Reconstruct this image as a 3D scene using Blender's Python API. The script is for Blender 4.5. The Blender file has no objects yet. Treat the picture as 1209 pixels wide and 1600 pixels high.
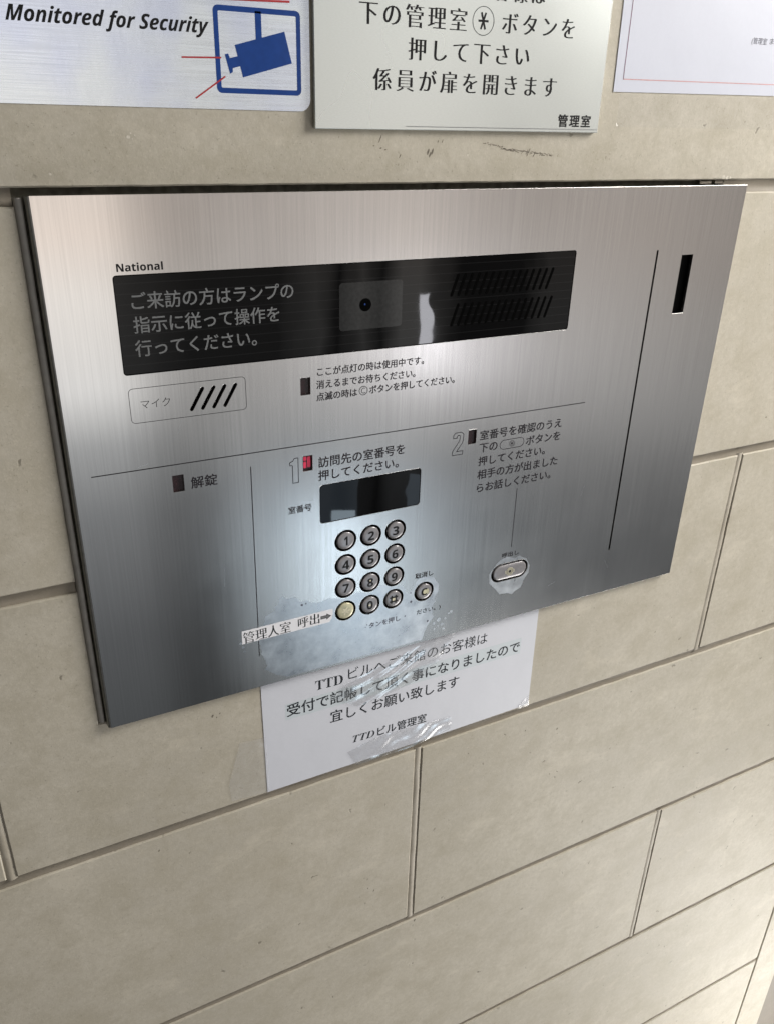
import bpy, bmesh, math, random
from mathutils import Vector, Matrix, noise
from mathutils.geometry import interpolate_bezier
random.seed(7)
S = bpy.context.scene
COL = S.collection
Z0 = 1.45                       # height of the panel's top edge above the pavement
MM = 0.001
def W(x, z, y=0.0):             # millimetres from the panel's top left corner -> world metres (y grows into the wall)
    return Vector((x*MM, y*MM, Z0 + z*MM))

# ------------------------------------------------------------------ camera
cam = bpy.data.cameras.new('camera'); cam_ob = bpy.data.objects.new('camera', cam); COL.objects.link(cam_ob)
cam.sensor_fit = 'VERTICAL'; cam.sensor_height = 24.0; cam.lens = 1277.27/1600*24.0
cam.clip_start = 0.01; cam.clip_end = 100
m = Matrix(((0.8916417, 0.1775407, -0.4164785, -0.0319179),
            (-0.4521056, 0.3979091, -0.7982912, -0.3882229),
            (0.0239914, 0.9000820, 0.4350595, Z0 + 0.0328914),
            (0, 0, 0, 1)))
cam_ob.matrix_world = m
S.camera = cam_ob

# ------------------------------------------------------------------ daylight of the entrance: world, lamps, exposure
world = bpy.data.worlds.new('World'); S.world = world; world.use_nodes = True
nt = world.node_tree; N = nt.nodes; L = nt.links
for n in list(N): N.remove(n)
def wn(t, **k):
    n = N.new(t)
    for a, b in k.items(): setattr(n, a, b)
    return n
tc = wn('ShaderNodeTexCoord'); sep = wn('ShaderNodeSeparateXYZ'); L.new(tc.outputs['Generated'], sep.inputs[0])
def wm(op, a, b=None):
    n = wn('ShaderNodeMath', operation=op)
    for i, v in enumerate((a, b)):
        if v is None: continue
        if isinstance(v, (int, float)): n.inputs[i].default_value = v
        else: L.new(v, n.inputs[i])
    return n.outputs[0]
elev = wm('ARCSINE', sep.outputs['Z'])
elev01 = wm('ADD', wm('DIVIDE', elev, math.pi), 0.5)
negy = wm('MULTIPLY', sep.outputs['Y'], -1.0)
azim = wm('ARCTAN2', sep.outputs['X'], negy)
azim01 = wm('ADD', wm('DIVIDE', azim, 2*math.pi), 0.5)
def ramp(src, stops, interp='LINEAR'):
    r = wn('ShaderNodeValToRGB'); r.color_ramp.interpolation = interp
    e = r.color_ramp.elements
    while len(e) > 1: e.remove(e[-1])
    e[0].position = stops[0][0]; e[0].color = (*stops[0][1], 1)
    for p, c in stops[1:]:
        q = e.new(p); q.color = (*c, 1)
    L.new(src, r.inputs[0]); return r.outputs[0]
E_ = lambda d: d/180 + 0.5
A_ = lambda d: d/360 + 0.5
el_col = ramp(elev01, [(0, (.03, .031, .032)), (E_(-44), (.045, .05, .052)), (E_(-33), (.085, .09, .095)), (E_(-25), (.17, .178, .185)),
                       (E_(-20.5), (.31, .32, .325)), (E_(-17), (.66, .66, .655)), (E_(-11), (.75, .72, .685)), (E_(-7), (.74, .655, .59)),
                       (E_(0), (.62, .56, .51)), (E_(6), (.92, .90, .88)), (E_(12), (.3, .29, .27)), (E_(20), (.0, .0, .0)), (1, (0, 0, 0))])
g = lambda v: (v, v, v)
az_col = ramp(azim01, [(0, g(.06)), (A_(-45), g(.06)), (A_(-14), g(.3)), (A_(-5), g(1.7)), (A_(8.6), g(1.65)), (A_(13.5), g(.46)), (A_(20.8), g(.40)),
                       (A_(21.4), g(1.5)), (A_(23), g(1.5)), (A_(23.3), g(.15)), (A_(24.2), g(.15)), (A_(24.5), g(1.6)), (A_(25.6), g(1.6)), (A_(25.9), g(.2)), (A_(27.0), g(.2)), (A_(27.3), g(2.6)), (A_(29.6), g(2.6)),
                       (A_(30.0), g(1.1)), (A_(31.6), g(.9)), (A_(32.2), g(.12)), (A_(36.6), g(.14)), (A_(37.2), g(.95)), (A_(43), g(.9)), (A_(50), g(.40)), (A_(90), g(.4)), (1, g(.2))])
mul = wn('ShaderNodeMix', data_type='RGBA', blend_type='MULTIPLY'); mul.inputs['Factor'].default_value = 1
L.new(el_col, mul.inputs['A']); L.new(az_col, mul.inputs['B'])
# the open sky side above, brighter to the right
sky_el = ramp(elev01, [(0, g(0)), (E_(7), g(0)), (E_(17), (.9, .88, .84)), (E_(30), (.25, .25, .25)), (E_(60), (.12, .12, .12)), (1, (.1, .1, .1))])
sky_az = ramp(azim01, [(0, g(.02)), (A_(-60), g(.04)), (A_(-14), g(.2)), (A_(0), g(.55)), (A_(15), g(.6)), (A_(25), g(.35)), (A_(70), g(.5)), (A_(95), g(.6)), (A_(120), g(.1)), (1, g(.02))])
mul2 = wn('ShaderNodeMix', data_type='RGBA', blend_type='MULTIPLY'); mul2.inputs['Factor'].default_value = 1
L.new(sky_el, mul2.inputs['A']); L.new(sky_az, mul2.inputs['B'])
addm = wn('ShaderNodeMix', data_type='RGBA', blend_type='ADD'); addm.inputs['Factor'].default_value = 1
L.new(mul.outputs['Result'], addm.inputs['A']); L.new(mul2.outputs['Result'], addm.inputs['B']); mul = addm
bg = wn('ShaderNodeBackground'); bg.inputs['Strength'].default_value = 1.0
L.new(mul.outputs['Result'], bg.inputs['Color'])
wo = wn('ShaderNodeOutputWorld'); L.new(bg.outputs[0], wo.inputs[0])

def area(name, loc, target, w, h, power, col=(1, 1, 1)):
    l = bpy.data.lights.new(name, 'AREA'); l.shape = 'RECTANGLE'; l.size = w; l.size_y = h; l.energy = power; l.color = col
    o = bpy.data.objects.new(name, l); COL.objects.link(o); o.location = loc
    o.rotation_euler = (Vector(target) - Vector(loc)).to_track_quat('-Z', 'Y').to_euler()
    return o
PC = (0.2, 0.0, Z0 - 0.14)
area('right_key_light', (1.18, -0.47, Z0 + 0.50), (0.45, 0, Z0 - 0.2), 0.5, 0.5, 23, (1.0, .965, .91))  # added key lamp, placed to fit the brightness across the wall
area('low_bounce_fill', (1.0, -0.42, Z0 - 1.25), (0.5, 0, Z0 - 0.6), 0.5, 0.4, 7.2, (1.0, .98, .94))   # added fill lamp, stands in for ground bounce on the lower right stone
area('street_gap_light', (1.503, -2.27, Z0 - 0.70), (0.2, 0, Z0 - .05), 0.05, 0.28, .85, (.93, .93, 1.0))     # bright gap seen in the black glass
area('low_pavement_glare', (0.955, -1.80, Z0 - 1.36), (0.15, 0, Z0 - .2), 0.085, 0.42, 1.15, (.72, .88, 1.0))    # sunlit strip that glows beside the keys
area('blue_haze_light', (1.016, -2.02, Z0 - 1.19), (0.15, 0, Z0 - .2), 0.17, 0.24, .13, (.62, .80, 1.0))
area('slim_gap_light', (1.266, -1.90, Z0 - 1.19), (0.18, 0, Z0 - .2), 0.045, 0.2, .05, (.65, .82, 1.0))
S.view_settings.view_transform = 'Standard'; S.view_settings.look = 'None'; S.view_settings.exposure = 0; S.view_settings.gamma = 1
S.view_settings.use_curve_mapping = False
S.cycles.use_light_tree = False                     # few lamps: sample them all, the steel stays clean

# ------------------------------------------------------------------ materials
class MatB:
    def __init__(s, name):
        s.m = bpy.data.materials.new(name); s.m.use_nodes = True; s.t = s.m.node_tree
        s.p = s.t.nodes['Principled BSDF']; s.tc = s.t.nodes.new('ShaderNodeTexCoord'); s.geo = None
    def n(s, t, **k):
        n = s.t.nodes.new(t)
        for a, b in k.items(): setattr(n, a, b)
        return n
    def link(s, a, b): s.t.links.new(a, b)
    def pos(s, scale=(1, 1, 1)):
        if s.geo is None: s.geo = s.n('ShaderNodeNewGeometry')
        mp = s.n('ShaderNodeMapping'); mp.inputs['Scale'].default_value = scale
        s.link(s.geo.outputs['Position'], mp.inputs['Vector']); return mp.outputs[0]
    def noise(s, scale, detail=3, stretch=(1, 1, 1), rough=.55):
        q = s.n('ShaderNodeTexNoise'); q.inputs['Scale'].default_value = scale; q.inputs['Detail'].default_value = detail
        q.inputs['Roughness'].default_value = rough
        s.link(s.pos(stretch), q.inputs['Vector']); return q.outputs['Fac']
    def rng(s, src, a, b, c, d):
        q = s.n('ShaderNodeMapRange'); q.clamp = True
        for i, v in enumerate((a, b, c, d)): q.inputs[i+1].default_value = v
        s.link(src, q.inputs[0]); return q.outputs[0]
    def math(s, op, a, b=None):
        q = s.n('ShaderNodeMath', operation=op)
        for i, v in enumerate((a, b)):
            if v is None: continue
            if isinstance(v, (int, float)): q.inputs[i].default_value = v
            else: s.link(v, q.inputs[i])
        return q.outputs[0]
    def mix(s, fac, a, b, mode='MIX'):
        q = s.n('ShaderNodeMix', data_type='RGBA', blend_type=mode)
        for nm, v in (('Factor', fac), ('A', a), ('B', b)):
            if isinstance(v, (int, float)): q.inputs[nm].default_value = v
            elif isinstance(v, tuple): q.inputs[nm].default_value = (*v, 1)
            else: s.link(v, q.inputs[nm])
        return q.outputs['Result']
    def base(s, v):
        if isinstance(v, tuple): s.p.inputs['Base Color'].default_value = (*v, 1)
        else: s.link(v, s.p.inputs['Base Color'])
        return s
    def set(s, **k):
        for a, v in k.items():
            i = s.p.inputs[a.replace('_', ' ')]
            if isinstance(v, (int, float)): i.default_value = v
            else: s.link(v, i)
        return s
    def bump(s, h, strength, dist):
        q = s.n('ShaderNodeBump'); q.inputs['Strength'].default_value = strength; q.inputs['Distance'].default_value = dist
        s.link(h, q.inputs['Height']); s.link(q.outputs[0], s.p.inputs['Normal']); return q

M = {}
def simple(name, col, rough=.5, var=.12, scale=400, **k):
    b = MatB(name); nz = b.noise(scale, 3)
    b.base(b.mix(b.rng(nz, .3, .7, 0, 1), tuple(c*(1-var) for c in col), tuple(min(1, c*(1+var)) for c in col)))
    b.set(Roughness=rough, **k); M[name] = b.m; return b

def matte(*names):
    for n in names: M[n].node_tree.nodes['Principled BSDF'].inputs['Specular IOR Level'].default_value = .12
def stone(name, col, pits=True):
    b = MatB(name)
    big = b.noise(7, 4); mid = b.noise(38, 5, rough=.65); fine = b.noise(900, 2); grain = b.noise(230, 4, rough=.7)
    c = b.mix(b.rng(big, .35, .65, 0, 1), tuple(x*.87 for x in col), tuple(x*1.07 for x in col))
    c = b.mix(b.rng(mid, .44, .66, 0, .72), c, (col[0]*.78, col[1]*.765, col[2]*.71))
    c = b.mix(b.rng(grain, .32, .70, 0, .55), c, (col[0]*.70, col[1]*.68, col[2]*.62))
    c = b.mix(b.rng(fine, .55, .8, 0, .35), c, (min(1, col[0]*1.25), min(1, col[1]*1.25), min(1, col[2]*1.22)))
    blot = b.noise(19, 6, (1, 1, 1.6), .7); c = b.mix(b.rng(blot, .54, .66, 0, .36), c, (col[0]*.66, col[1]*.63, col[2]*.55))
    c = b.mix(b.rng(blot, .32, .44, .42, 0), c, (min(1, col[0]*1.22), min(1, col[1]*1.21), col[2]*1.2))
    spk = b.noise(620, 2, rough=.8); c = b.mix(b.rng(spk, .64, .72, 0, .5), c, (.16, .135, .10))
    isl = b.n('ShaderNodeNewGeometry')
    c = b.mix(.18, c, b.mix(isl.outputs['Random Per Island'], (.36, .33, .28), (.62, .57, .50)))
    h = b.math('MULTIPLY', fine, .25)
    h = b.math('ADD', h, b.math('MULTIPLY', grain, .6))
    if pits:
        v = b.n('ShaderNodeTexVoronoi'); v.inputs['Scale'].default_value = 70
        wp = b.n('ShaderNodeVectorMath', operation='ADD'); nzc = b.n('ShaderNodeTexNoise'); nzc.inputs['Scale'].default_value = 160
        b.link(b.pos(), nzc.inputs['Vector']); sc = b.n('ShaderNodeVectorMath', operation='SCALE'); sc.inputs['Scale'].default_value = .012
        b.link(nzc.outputs['Color'], sc.inputs[0]); b.link(b.pos(), wp.inputs[0]); b.link(sc.outputs[0], wp.inputs[1])
        b.link(wp.outputs[0], v.inputs['Vector'])
        sel = b.n('ShaderNodeSeparateColor'); b.link(v.outputs['Color'], sel.inputs[0])
        pit = b.math('MULTIPLY', b.rng(v.outputs['Distance'], .05, .13, 1, 0), b.rng(sel.outputs[0], .72, .80, 0, 1))
        c = b.mix(b.math('MULTIPLY', pit, .55), c, (.10, .085, .06))
        h = b.math('SUBTRACT', h, b.math('MULTIPLY', pit, 1.2))
        v2 = b.n('ShaderNodeTexVoronoi'); v2.inputs['Scale'].default_value = 130; b.link(b.pos((1, 1, .7)), v2.inputs['Vector'])
        s2 = b.n('ShaderNodeSeparateColor'); b.link(v2.outputs['Color'], s2.inputs[0])
        p2 = b.math('MULTIPLY', b.rng(v2.outputs['Distance'], .06, .16, 1, 0), b.rng(s2.outputs[1], .80, .86, 0, 1))
        c = b.mix(b.math('MULTIPLY', p2, .5), c, (.14, .12, .09))
    b.base(c); b.set(Roughness=.62); b.p.inputs['Specular IOR Level'].default_value = .35
    b.bump(h, .22, .0008); M[name] = b.m
stone('stone_block', (.525, .487, .408))
stone('mortar_light', (.45, .41, .345), False)
stone('mortar_dark', (.225, .195, .152), False)
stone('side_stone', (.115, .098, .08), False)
simple('dark_sealant', (.36, .34, .31), .55, .14, 120)
simple('joint_dark', (.10, .093, .07), .9, .4, 200)
simple('black_void', (.006, .006, .006), .9)

def steel():
    b = MatB('brushed_steel')
    st = b.noise(1, 3, (1000, 0, 10), .7); st2 = b.noise(1, 2, (420, 0, 7)); cl = b.noise(16, 3)
    b.base(b.mix(b.rng(st, .3, .7, 0, 1), (.57, .558, .548), (.65, .636, .624)))
    geo = b.n('ShaderNodeNewGeometry'); sx = b.n('ShaderNodeSeparateXYZ'); b.link(geo.outputs['Position'], sx.inputs[0])
    left = b.rng(sx.outputs[0], .028, .085, 0, 1)           # the left end is polished smoother
    r0 = b.math('ADD', .075, b.math('MULTIPLY', left, .165))
    r = b.math('ADD', r0, b.math('MULTIPLY', b.rng(st2, .3, .7, -1, 1), .007))
    r = b.math('ADD', r, b.math('MULTIPLY', b.rng(cl, .3, .7, -1, 1), .022))
    b.set(Metallic=1.0, Roughness=r, Coat_Weight=.22, Coat_Roughness=.10, Anisotropic=.4)
    tg = b.n('ShaderNodeTangent', direction_type='RADIAL', axis='Z'); b.link(tg.outputs[0], b.p.inputs['Tangent'])
    M['brushed_steel'] = b.m
steel()
def worn():
    b = MatB('worn_steel')
    st = b.noise(1, 3, (900, 0, 60)); cl = b.noise(90, 5, rough=.7); c2 = b.noise(420, 3)
    c = b.mix(b.rng(cl, .35, .7, 0, 1), (.50, .515, .54), (.70, .725, .755)); c = b.mix(b.rng(c2, .55, .75, 0, .22), c, (.36, .38, .42))
    b.base(c)
    b.set(Metallic=1.0, Roughness=b.rng(cl, .3, .7, .26, .33)); M['worn_steel'] = b.m
worn()
simple('edge_steel', (.30, .30, .28), .45, .15, 300, Metallic=.8)
simple('printed_ink', (.022, .020, .024), .5, .3, 900)
simple('faded_ink', (.10, .10, .13), .55, .3, 900)
simple('black_ink', (.012, .012, .013), .6, .2, 900)
simple('grey_print', (.155, .16, .165), .45, .15, 900)
simple('dim_print', (.026, .0265, .027), .05, .2, 500); M['dim_print'].node_tree.nodes['Principled BSDF'].inputs['IOR'].default_value = 1.31
simple('slot_black', (.003, .003, .003), .95); M['slot_black'].node_tree.nodes['Principled BSDF'].inputs['Specular IOR Level'].default_value = 0
def glass(name, lines):
    b = MatB(name); b.base((.003, .003, .0033))
    if lines:
        geo = b.n('ShaderNodeNewGeometry'); sx = b.n('ShaderNodeSeparateXYZ'); b.link(geo.outputs['Position'], sx.inputs[0])
        f = b.math('FRACT', b.math('MULTIPLY', sx.outputs[2], 1/.0047))
        ln = b.rng(b.math('ABSOLUTE', b.math('SUBTRACT', f, .5)), .035, .07, 1, 0)
        b.base(b.mix(ln, (.003, .003, .0033), (.0085, .0085, .009)))
    cl = b.noise(30, 4); b.set(Roughness=b.rng(cl, .3, .7, .012, .03)); b.p.inputs['IOR'].default_value = 1.31
    wv = b.noise(20, 2); b.bump(wv, .28, .0007)
    M[name] = b.m
glass('black_glass', True); glass('display_glass', False)
simple('red_lens', (.022, .007, .009), .25, .2, 900)
def lit():
    b = MatB('lit_red_lens'); b.base((.25, .01, .03))
    nz = b.noise(330, 2); e = b.mix(b.rng(nz, .35, .65, 0, 1), (.45, .008, .05), (1.0, .06, .14)); b.link(e, b.p.inputs['Emission Color'])
    b.p.inputs['Emission Strength'].default_value = .40; b.set(Roughness=.25); M['lit_red_lens'] = b.m
lit()
simple('key_grey', (.28, .27, .28), .27, .1, 700, Metallic=.35)
simple('key_cream', (.54, .51, .35), .3, .25, 260, Metallic=.2)
simple('worn_cream', (.66, .62, .46), .4, .2, 500)
def foil():
    b = MatB('silver_foil')
    w = b.noise(150, 4, (1, 1, .6)); ln = b.noise(1, 2, (30, 0, 1700)); hue = b.noise(34, 2)
    c = b.mix(b.rng(hue, .35, .65, 0, 1), (.70, .76, .92), (.80, .86, .92)); b.base(c)
    b.set(Metallic=.8, Roughness=b.rng(ln, .3, .7, .22, .34), Coat_Weight=.4, Coat_Roughness=.08)
    b.bump(b.math('ADD', w, b.math('MULTIPLY', ln, .08)), .16, .0005); M['silver_foil'] = b.m
foil()
simple('sign_blue', (.012, .052, .235), .3, .08, 300, Coat_Weight=.3)
simple('sign_red', (.42, .045, .05), .4, .1, 300)
def plate_mat():
    b = MatB('satin_plate'); st = b.noise(1, 2, (700, 0, 2600)); cl = b.noise(11, 2)
    b.base(b.mix(b.rng(st, .3, .7, 0, 1), (.70, .735, .715), (.75, .785, .765)))
    b.set(Metallic=.72, Roughness=b.rng(cl, .3, .7, .24, .29)); M['satin_plate'] = b.m
plate_mat()
simple('plate_edge', (.03, .028, .026), .5)
def paper(name, col):
    b = MatB(name); f = b.noise(700, 3); bgn = b.noise(14, 3)
    c = b.mix(b.rng(bgn, .3, .7, 0, 1), tuple(x*.955 for x in col), col); c = b.mix(b.rng(f, .3, .7, 0, .10), c, tuple(x*.8 for x in col))
    b.base(c); b.set(Roughness=.5); b.bump(b.noise(30, 3), .25, .0015); M[name] = b.m
paper('white_paper', (.575, .595, .685)); paper('cool_paper', (.64, .655, .715)); paper('tinted_band', (.575, .63, .67)); paper('label_paper', (.86, .86, .90))
simple('paper_ink', (.022, .026, .032), .5, .3, 900)
simple('border_red', (.55, .30, .31), .6)
simple('border_purple', (.20, .10, .16), .6)
simple('scuff_brown', (.17, .147, .115), .8, .4, 600)
simple('chip_light', (.62, .58, .50), .8, .15, 600)
def film(name, amount, rough, bump, dist, milk_glare):
    m_ = bpy.data.materials.new(name); m_.use_nodes = True; t = m_.node_tree
    for n in list(t.nodes): t.nodes.remove(n)
    nn = t.nodes.new; lk = t.links.new
    out = nn('ShaderNodeOutputMaterial'); tr = nn('ShaderNodeBsdfTransparent'); tr.inputs[0].default_value = (1, 1, 1, 1)
    gl = nn('ShaderNodeBsdfGlossy'); gl.inputs['Roughness'].default_value = rough; df = nn('ShaderNodeBsdfDiffuse'); df.inputs[0].default_value = (.8, .8, .82, 1)
    mx = nn('ShaderNodeMixShader'); mx2 = nn('ShaderNodeMixShader'); mx2.inputs[0].default_value = milk_glare
    geo = nn('ShaderNodeNewGeometry'); nz = nn('ShaderNodeTexNoise'); nz.inputs['Scale'].default_value = 240; nz.inputs['Detail'].default_value = 4
    lk(geo.outputs['Position'], nz.inputs['Vector'])
    bp = nn('ShaderNodeBump'); bp.inputs['Strength'].default_value = bump; bp.inputs['Distance'].default_value = dist; lk(nz.outputs['Fac'], bp.inputs['Height'])
    lk(bp.outputs[0], gl.inputs['Normal']); mx.inputs[0].default_value = amount
    lk(tr.outputs[0], mx2.inputs[1]); lk(df.outputs[0], mx2.inputs[2]); lk(mx2.outputs[0], mx.inputs[1]); lk(gl.outputs[0], mx.inputs[2]); lk(mx.outputs[0], out.inputs[0])
    M[name] = m_
film('crumpled_tape', .17, .17, .03, .0010, .07)  # white diffuse share raised to paint a wide glare over the tape
film('dull_tape', .05, .18, .35, .0008, .14)
film('flat_tape', .03, .2, .25, .0008, .045)

matte('printed_ink', 'faded_ink', 'black_ink', 'paper_ink', 'sign_blue', 'sign_red', 'black_void', 'plate_edge')
# ------------------------------------------------------------------ geometry helpers
def link_mesh(name, verts, faces, mat, parent=None, smooth=False):
    """verts are world vectors; the object's origin is put at the middle of its box"""
    lo = Vector([min(v[i] for v in verts) for i in range(3)]); hi = Vector([max(v[i] for v in verts) for i in range(3)])
    c = (lo + hi)/2
    me = bpy.data.meshes.new(name); me.from_pydata([Vector(v) - c for v in verts], [], faces)
    me.materials.append(M[mat]); me.validate(); me.update()
    if smooth:
        for p in me.polygons: p.use_smooth = True
    o = bpy.data.objects.new(name, me); COL.objects.link(o)
    if parent is not None:
        o.parent = parent; o.location = c - PW[parent.name]
    else: o.location = c
    PW[o.name] = c
    return o
PW = {}
def thing(name, label, cat, x, z, y, group=None):
    o = bpy.data.objects.new(name, None); COL.objects.link(o); o.location = W(x, z, y); PW[o.name] = W(x, z, y)
    o.empty_display_size = .02; o['label'] = label; o['category'] = cat
    if group: o['group'] = group
    return o
def area2(p): return sum(p[i][0]*p[(i+1) % len(p)][1] - p[(i+1) % len(p)][0]*p[i][1] for i in range(len(p)))/2
def inset(p, d):
    s = 1 if area2(p) > 0 else -1; out = []; n = len(p)
    for i in range(n):
        a, b, c = Vector(p[i-1]), Vector(p[i]), Vector(p[(i+1) % n])
        e1 = (b-a).normalized(); e2 = (c-b).normalized()
        n1 = Vector((-e1.y, e1.x))*s; n2 = Vector((-e2.y, e2.x))*s
        k = n1 + n2; k = k/max(.3, k.dot(n1)); q = b + k*d; out.append((q.x, q.y))
    return out
def rrect(x0, z0, x1, z1, r, k=5):
    r = max(r, 1e-4); P = []
    for cx, cz, a in ((x1-r, z1-r, 0), (x0+r, z1-r, 90), (x0+r, z0+r, 180), (x1-r, z0+r, 270)):
        for i in range(k+1):
            t = math.radians(a + 90*i/k); P.append((cx + r*math.cos(t), cz + r*math.sin(t)))
    return P
def circle(cx, cz, r, k=40): return [(cx + r*math.cos(2*math.pi*i/k), cz + r*math.sin(2*math.pi*i/k)) for i in range(k)]
def capsule(a, b, w, k=6):
    a, b = Vector(a), Vector(b); d = (b-a).normalized(); t0 = math.atan2(d.y, d.x); P = []
    for c, s in ((b, -90), (a, 90)):
        for i in range(k+1):
            t = t0 + math.radians(s + 180*i/k); P.append((c.x + w/2*math.cos(t), c.y + w/2*math.sin(t)))
    return P
def bar(a, b, w):
    a, b = Vector(a), Vector(b); d = (b-a).normalized(); n = Vector((-d.y, d.x))*w/2
    return [tuple(a-n), tuple(b-n), tuple(b+n), tuple(a+n)]
def curve_fill(polys, thick=0.0, bevel=0.0):
    """filled 2D outline (holes by even-odd) -> (verts in mm (x,z,depth toward viewer), faces)"""
    cu = bpy.data.curves.new('outline', 'CURVE'); cu.dimensions = '2D'; cu.fill_mode = 'BOTH' if thick else 'FRONT'
    cu.extrude = thick/2 if thick else 0
    if bevel: cu.bevel_depth = bevel; cu.bevel_resolution = 1; cu.offset = -bevel
    for p in polys:
        s = cu.splines.new('POLY'); s.points.add(len(p)-1); s.use_cyclic_u = True
        for q, v in zip(s.points, p): q.co = (v[0], v[1], 0, 1)
    ob = bpy.data.objects.new('outline', cu); COL.objects.link(ob)
    dg = bpy.context.evaluated_depsgraph_get(); me = bpy.data.meshes.new_from_object(ob.evaluated_get(dg))
    vs = [tuple(v.co) for v in me.vertices]; fs = [tuple(p.vertices) for p in me.polygons]
    bpy.data.objects.remove(ob); bpy.data.curves.remove(cu); bpy.data.meshes.remove(me)
    return vs, fs
def sheet(name, polys, y, mat, parent=None, thick=0.0, bevel=0.0):
    """flat filled shape whose front face is at depth y (mm); thick grows toward the wall"""
    if polys and not isinstance(polys[0][0], (tuple, list)): polys = [polys]
    vs, fs = curve_fill(polys, thick, bevel)
    front = max(v[2] for v in vs)
    if not thick: fs = [f if face_up(vs, f) else f[::-1] for f in fs]
    return link_mesh(name, [W(v[0], v[1], y - (v[2]-front)) for v in vs], fs, mat, parent)
def face_up(vs, f):
    a, b, c = (vs[i] for i in f[:3]); return (b[0]-a[0])*(c[1]-a[1]) - (b[1]-a[1])*(c[0]-a[0]) > 0
def multi(name, shapes, y, mat, parent=None):
    """several separate flat shapes of one print"""
    V, F = [], []
    for polys in shapes:
        if not isinstance(polys[0][0], (tuple, list)): polys = [polys]
        vs, fs = curve_fill(polys)
        fs = [f if face_up(vs, f) else f[::-1] for f in fs]
        k = len(V); V += [W(v[0], v[1], y) for v in vs]; F += [tuple(i+k for i in f) for f in fs]
    return link_mesh(name, V, F, mat, parent)
# lettering -----------------------------------------------------------
def glyph_polys(body, wx=0.0, wz=0.0, spacing=1.0, shear=0.0):
    cu = bpy.data.curves.new('text', 'FONT'); cu.body = body; cu.space_character = spacing; cu.shear = shear
    ob = bpy.data.objects.new('text', cu); COL.objects.link(ob)
    dg = bpy.context.evaluated_depsgraph_get(); bpy.context.view_layer.update()
    cc = ob.to_curve(dg); polys = []
    for s in cc.splines:
        P = []
        if s.type == 'BEZIER':
            bp = s.bezier_points; n = len(bp)
            for i in range(n):
                a, b = bp[i], bp[(i+1) % n]
                straight = (a.handle_right - a.co).length < 1e-5 and (b.handle_left - b.co).length < 1e-5
                seg = [a.co, b.co] if straight else interpolate_bezier(a.co, a.handle_right, b.handle_left, b.co, 5)
                P += [(v.x, v.y) for v in seg[:-1]]
        else: P = [(p.co.x, p.co.y) for p in s.points]
        Q = []
        for p in P:
            if not Q or (abs(p[0]-Q[-1][0]) + abs(p[1]-Q[-1][1])) > 1e-5: Q.append(p)
        if len(Q) > 2: polys.append(Q)
    ob.to_curve_clear(); bpy.data.objects.remove(ob); bpy.data.curves.remove(cu)
    if wx or wz:
        big = max(polys, key=lambda p: abs(area2(p))); s = 1 if area2(big) > 0 else -1; out = []
        for p in polys:
            n = len(p); q = []
            for i in range(n):
                a, b, c = Vector(p[i-1]), Vector(p[i]), Vector(p[(i+1) % n])
                e1 = (b-a); e2 = (c-b)
                if e1.length < 1e-9 or e2.length < 1e-9: q.append(p[i]); continue
                e1.normalize(); e2.normalize()
                n1 = Vector((e1.y, -e1.x))*s; n2 = Vector((e2.y, -e2.x))*s
                k = n1 + n2; k = k/max(.5, k.dot(n1))
                q.append((b.x + max(-1.4, min(1.4, k.x))*wx, b.y + max(-1.4, min(1.4, k.y))*wz))
            out.append(q)
        polys = out
    return polys
def fit(polys, x0, x1, zc, h=None, tilt=0.0):
    xs = [v[0] for p in polys for v in p]; zs = [v[1] for p in polys for v in p]
    sx = (x1-x0)/(max(xs)-min(xs)); sz = h/(max(zs)-min(zs)) if h else sx
    cz = (max(zs)+min(zs))/2; mx = min(xs); xm = (x0+x1)/2
    out = []
    for p in polys:
        q = []
        for v in p:
            x = x0 + (v[0]-mx)*sx; q.append((x, zc + (v[1]-cz)*sz + (x-xm)*tilt))
        out.append(q)
    return out
def text_polys(body, x0, x1, zc, h=None, wx=0, wz=0, spacing=1.0, shear=0.0, tilt=0.0):
    return fit(glyph_polys(body, wx, wz, spacing, shear), x0, x1, zc, h, tilt)
def lettering(lines, y, mat, parent, name='lettering'):
    V, F = [], []; flat = []
    for e in lines: flat += e if isinstance(e[0][0][0], (tuple, list)) else [e]
    for polys in flat:
        vs, fs = curve_fill(polys)
        fs = [f if face_up(vs, f) else f[::-1] for f in fs]
        k = len(V); V += [W(v[0], v[1], y) for v in vs]; F += [tuple(i+k for i in f) for f in fs]
        y -= .0015
    return link_mesh(name, V, F, mat, parent)
def latin_polys(body, shear):
    out = []; x = 0.0
    conv = ''
    for c in body:                                    # bold grotesque letters and figures
        if c.isdigit(): conv += chr(0x1D7EC + int(c))
        elif c.isupper(): conv += chr((0x1D63C if shear else 0x1D5D4) + ord(c) - 65)
        elif c.islower(): conv += chr((0x1D656 if shear else 0x1D5EE) + ord(c) - 97)
        else: conv += c
    return glyph_polys(conv, shear=.16 if shear else 0)
def B(body, x0, x1, zc, h, d, latin=False, shear=0.0, dz=None, **k):
    dz = d*.7 if dz is None else dz
    if latin: p = fit(latin_polys(body, shear), x0 + d, x1 - d, zc, h - 2*dz if h else None)
    else: p = text_polys(body, x0 + d, x1 - d, zc, h - 2*dz if h else None, shear=shear, **k)
    offs = ((0, 0), (-1, -1), (1, 1), (-1, 1), (1, -1)) if dz else ((0, 0), (-1, 0), (1, 0))
    return [[[(x + a*d, z + b*dz) for x, z in q] for q in p] for a, b in offs]
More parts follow.
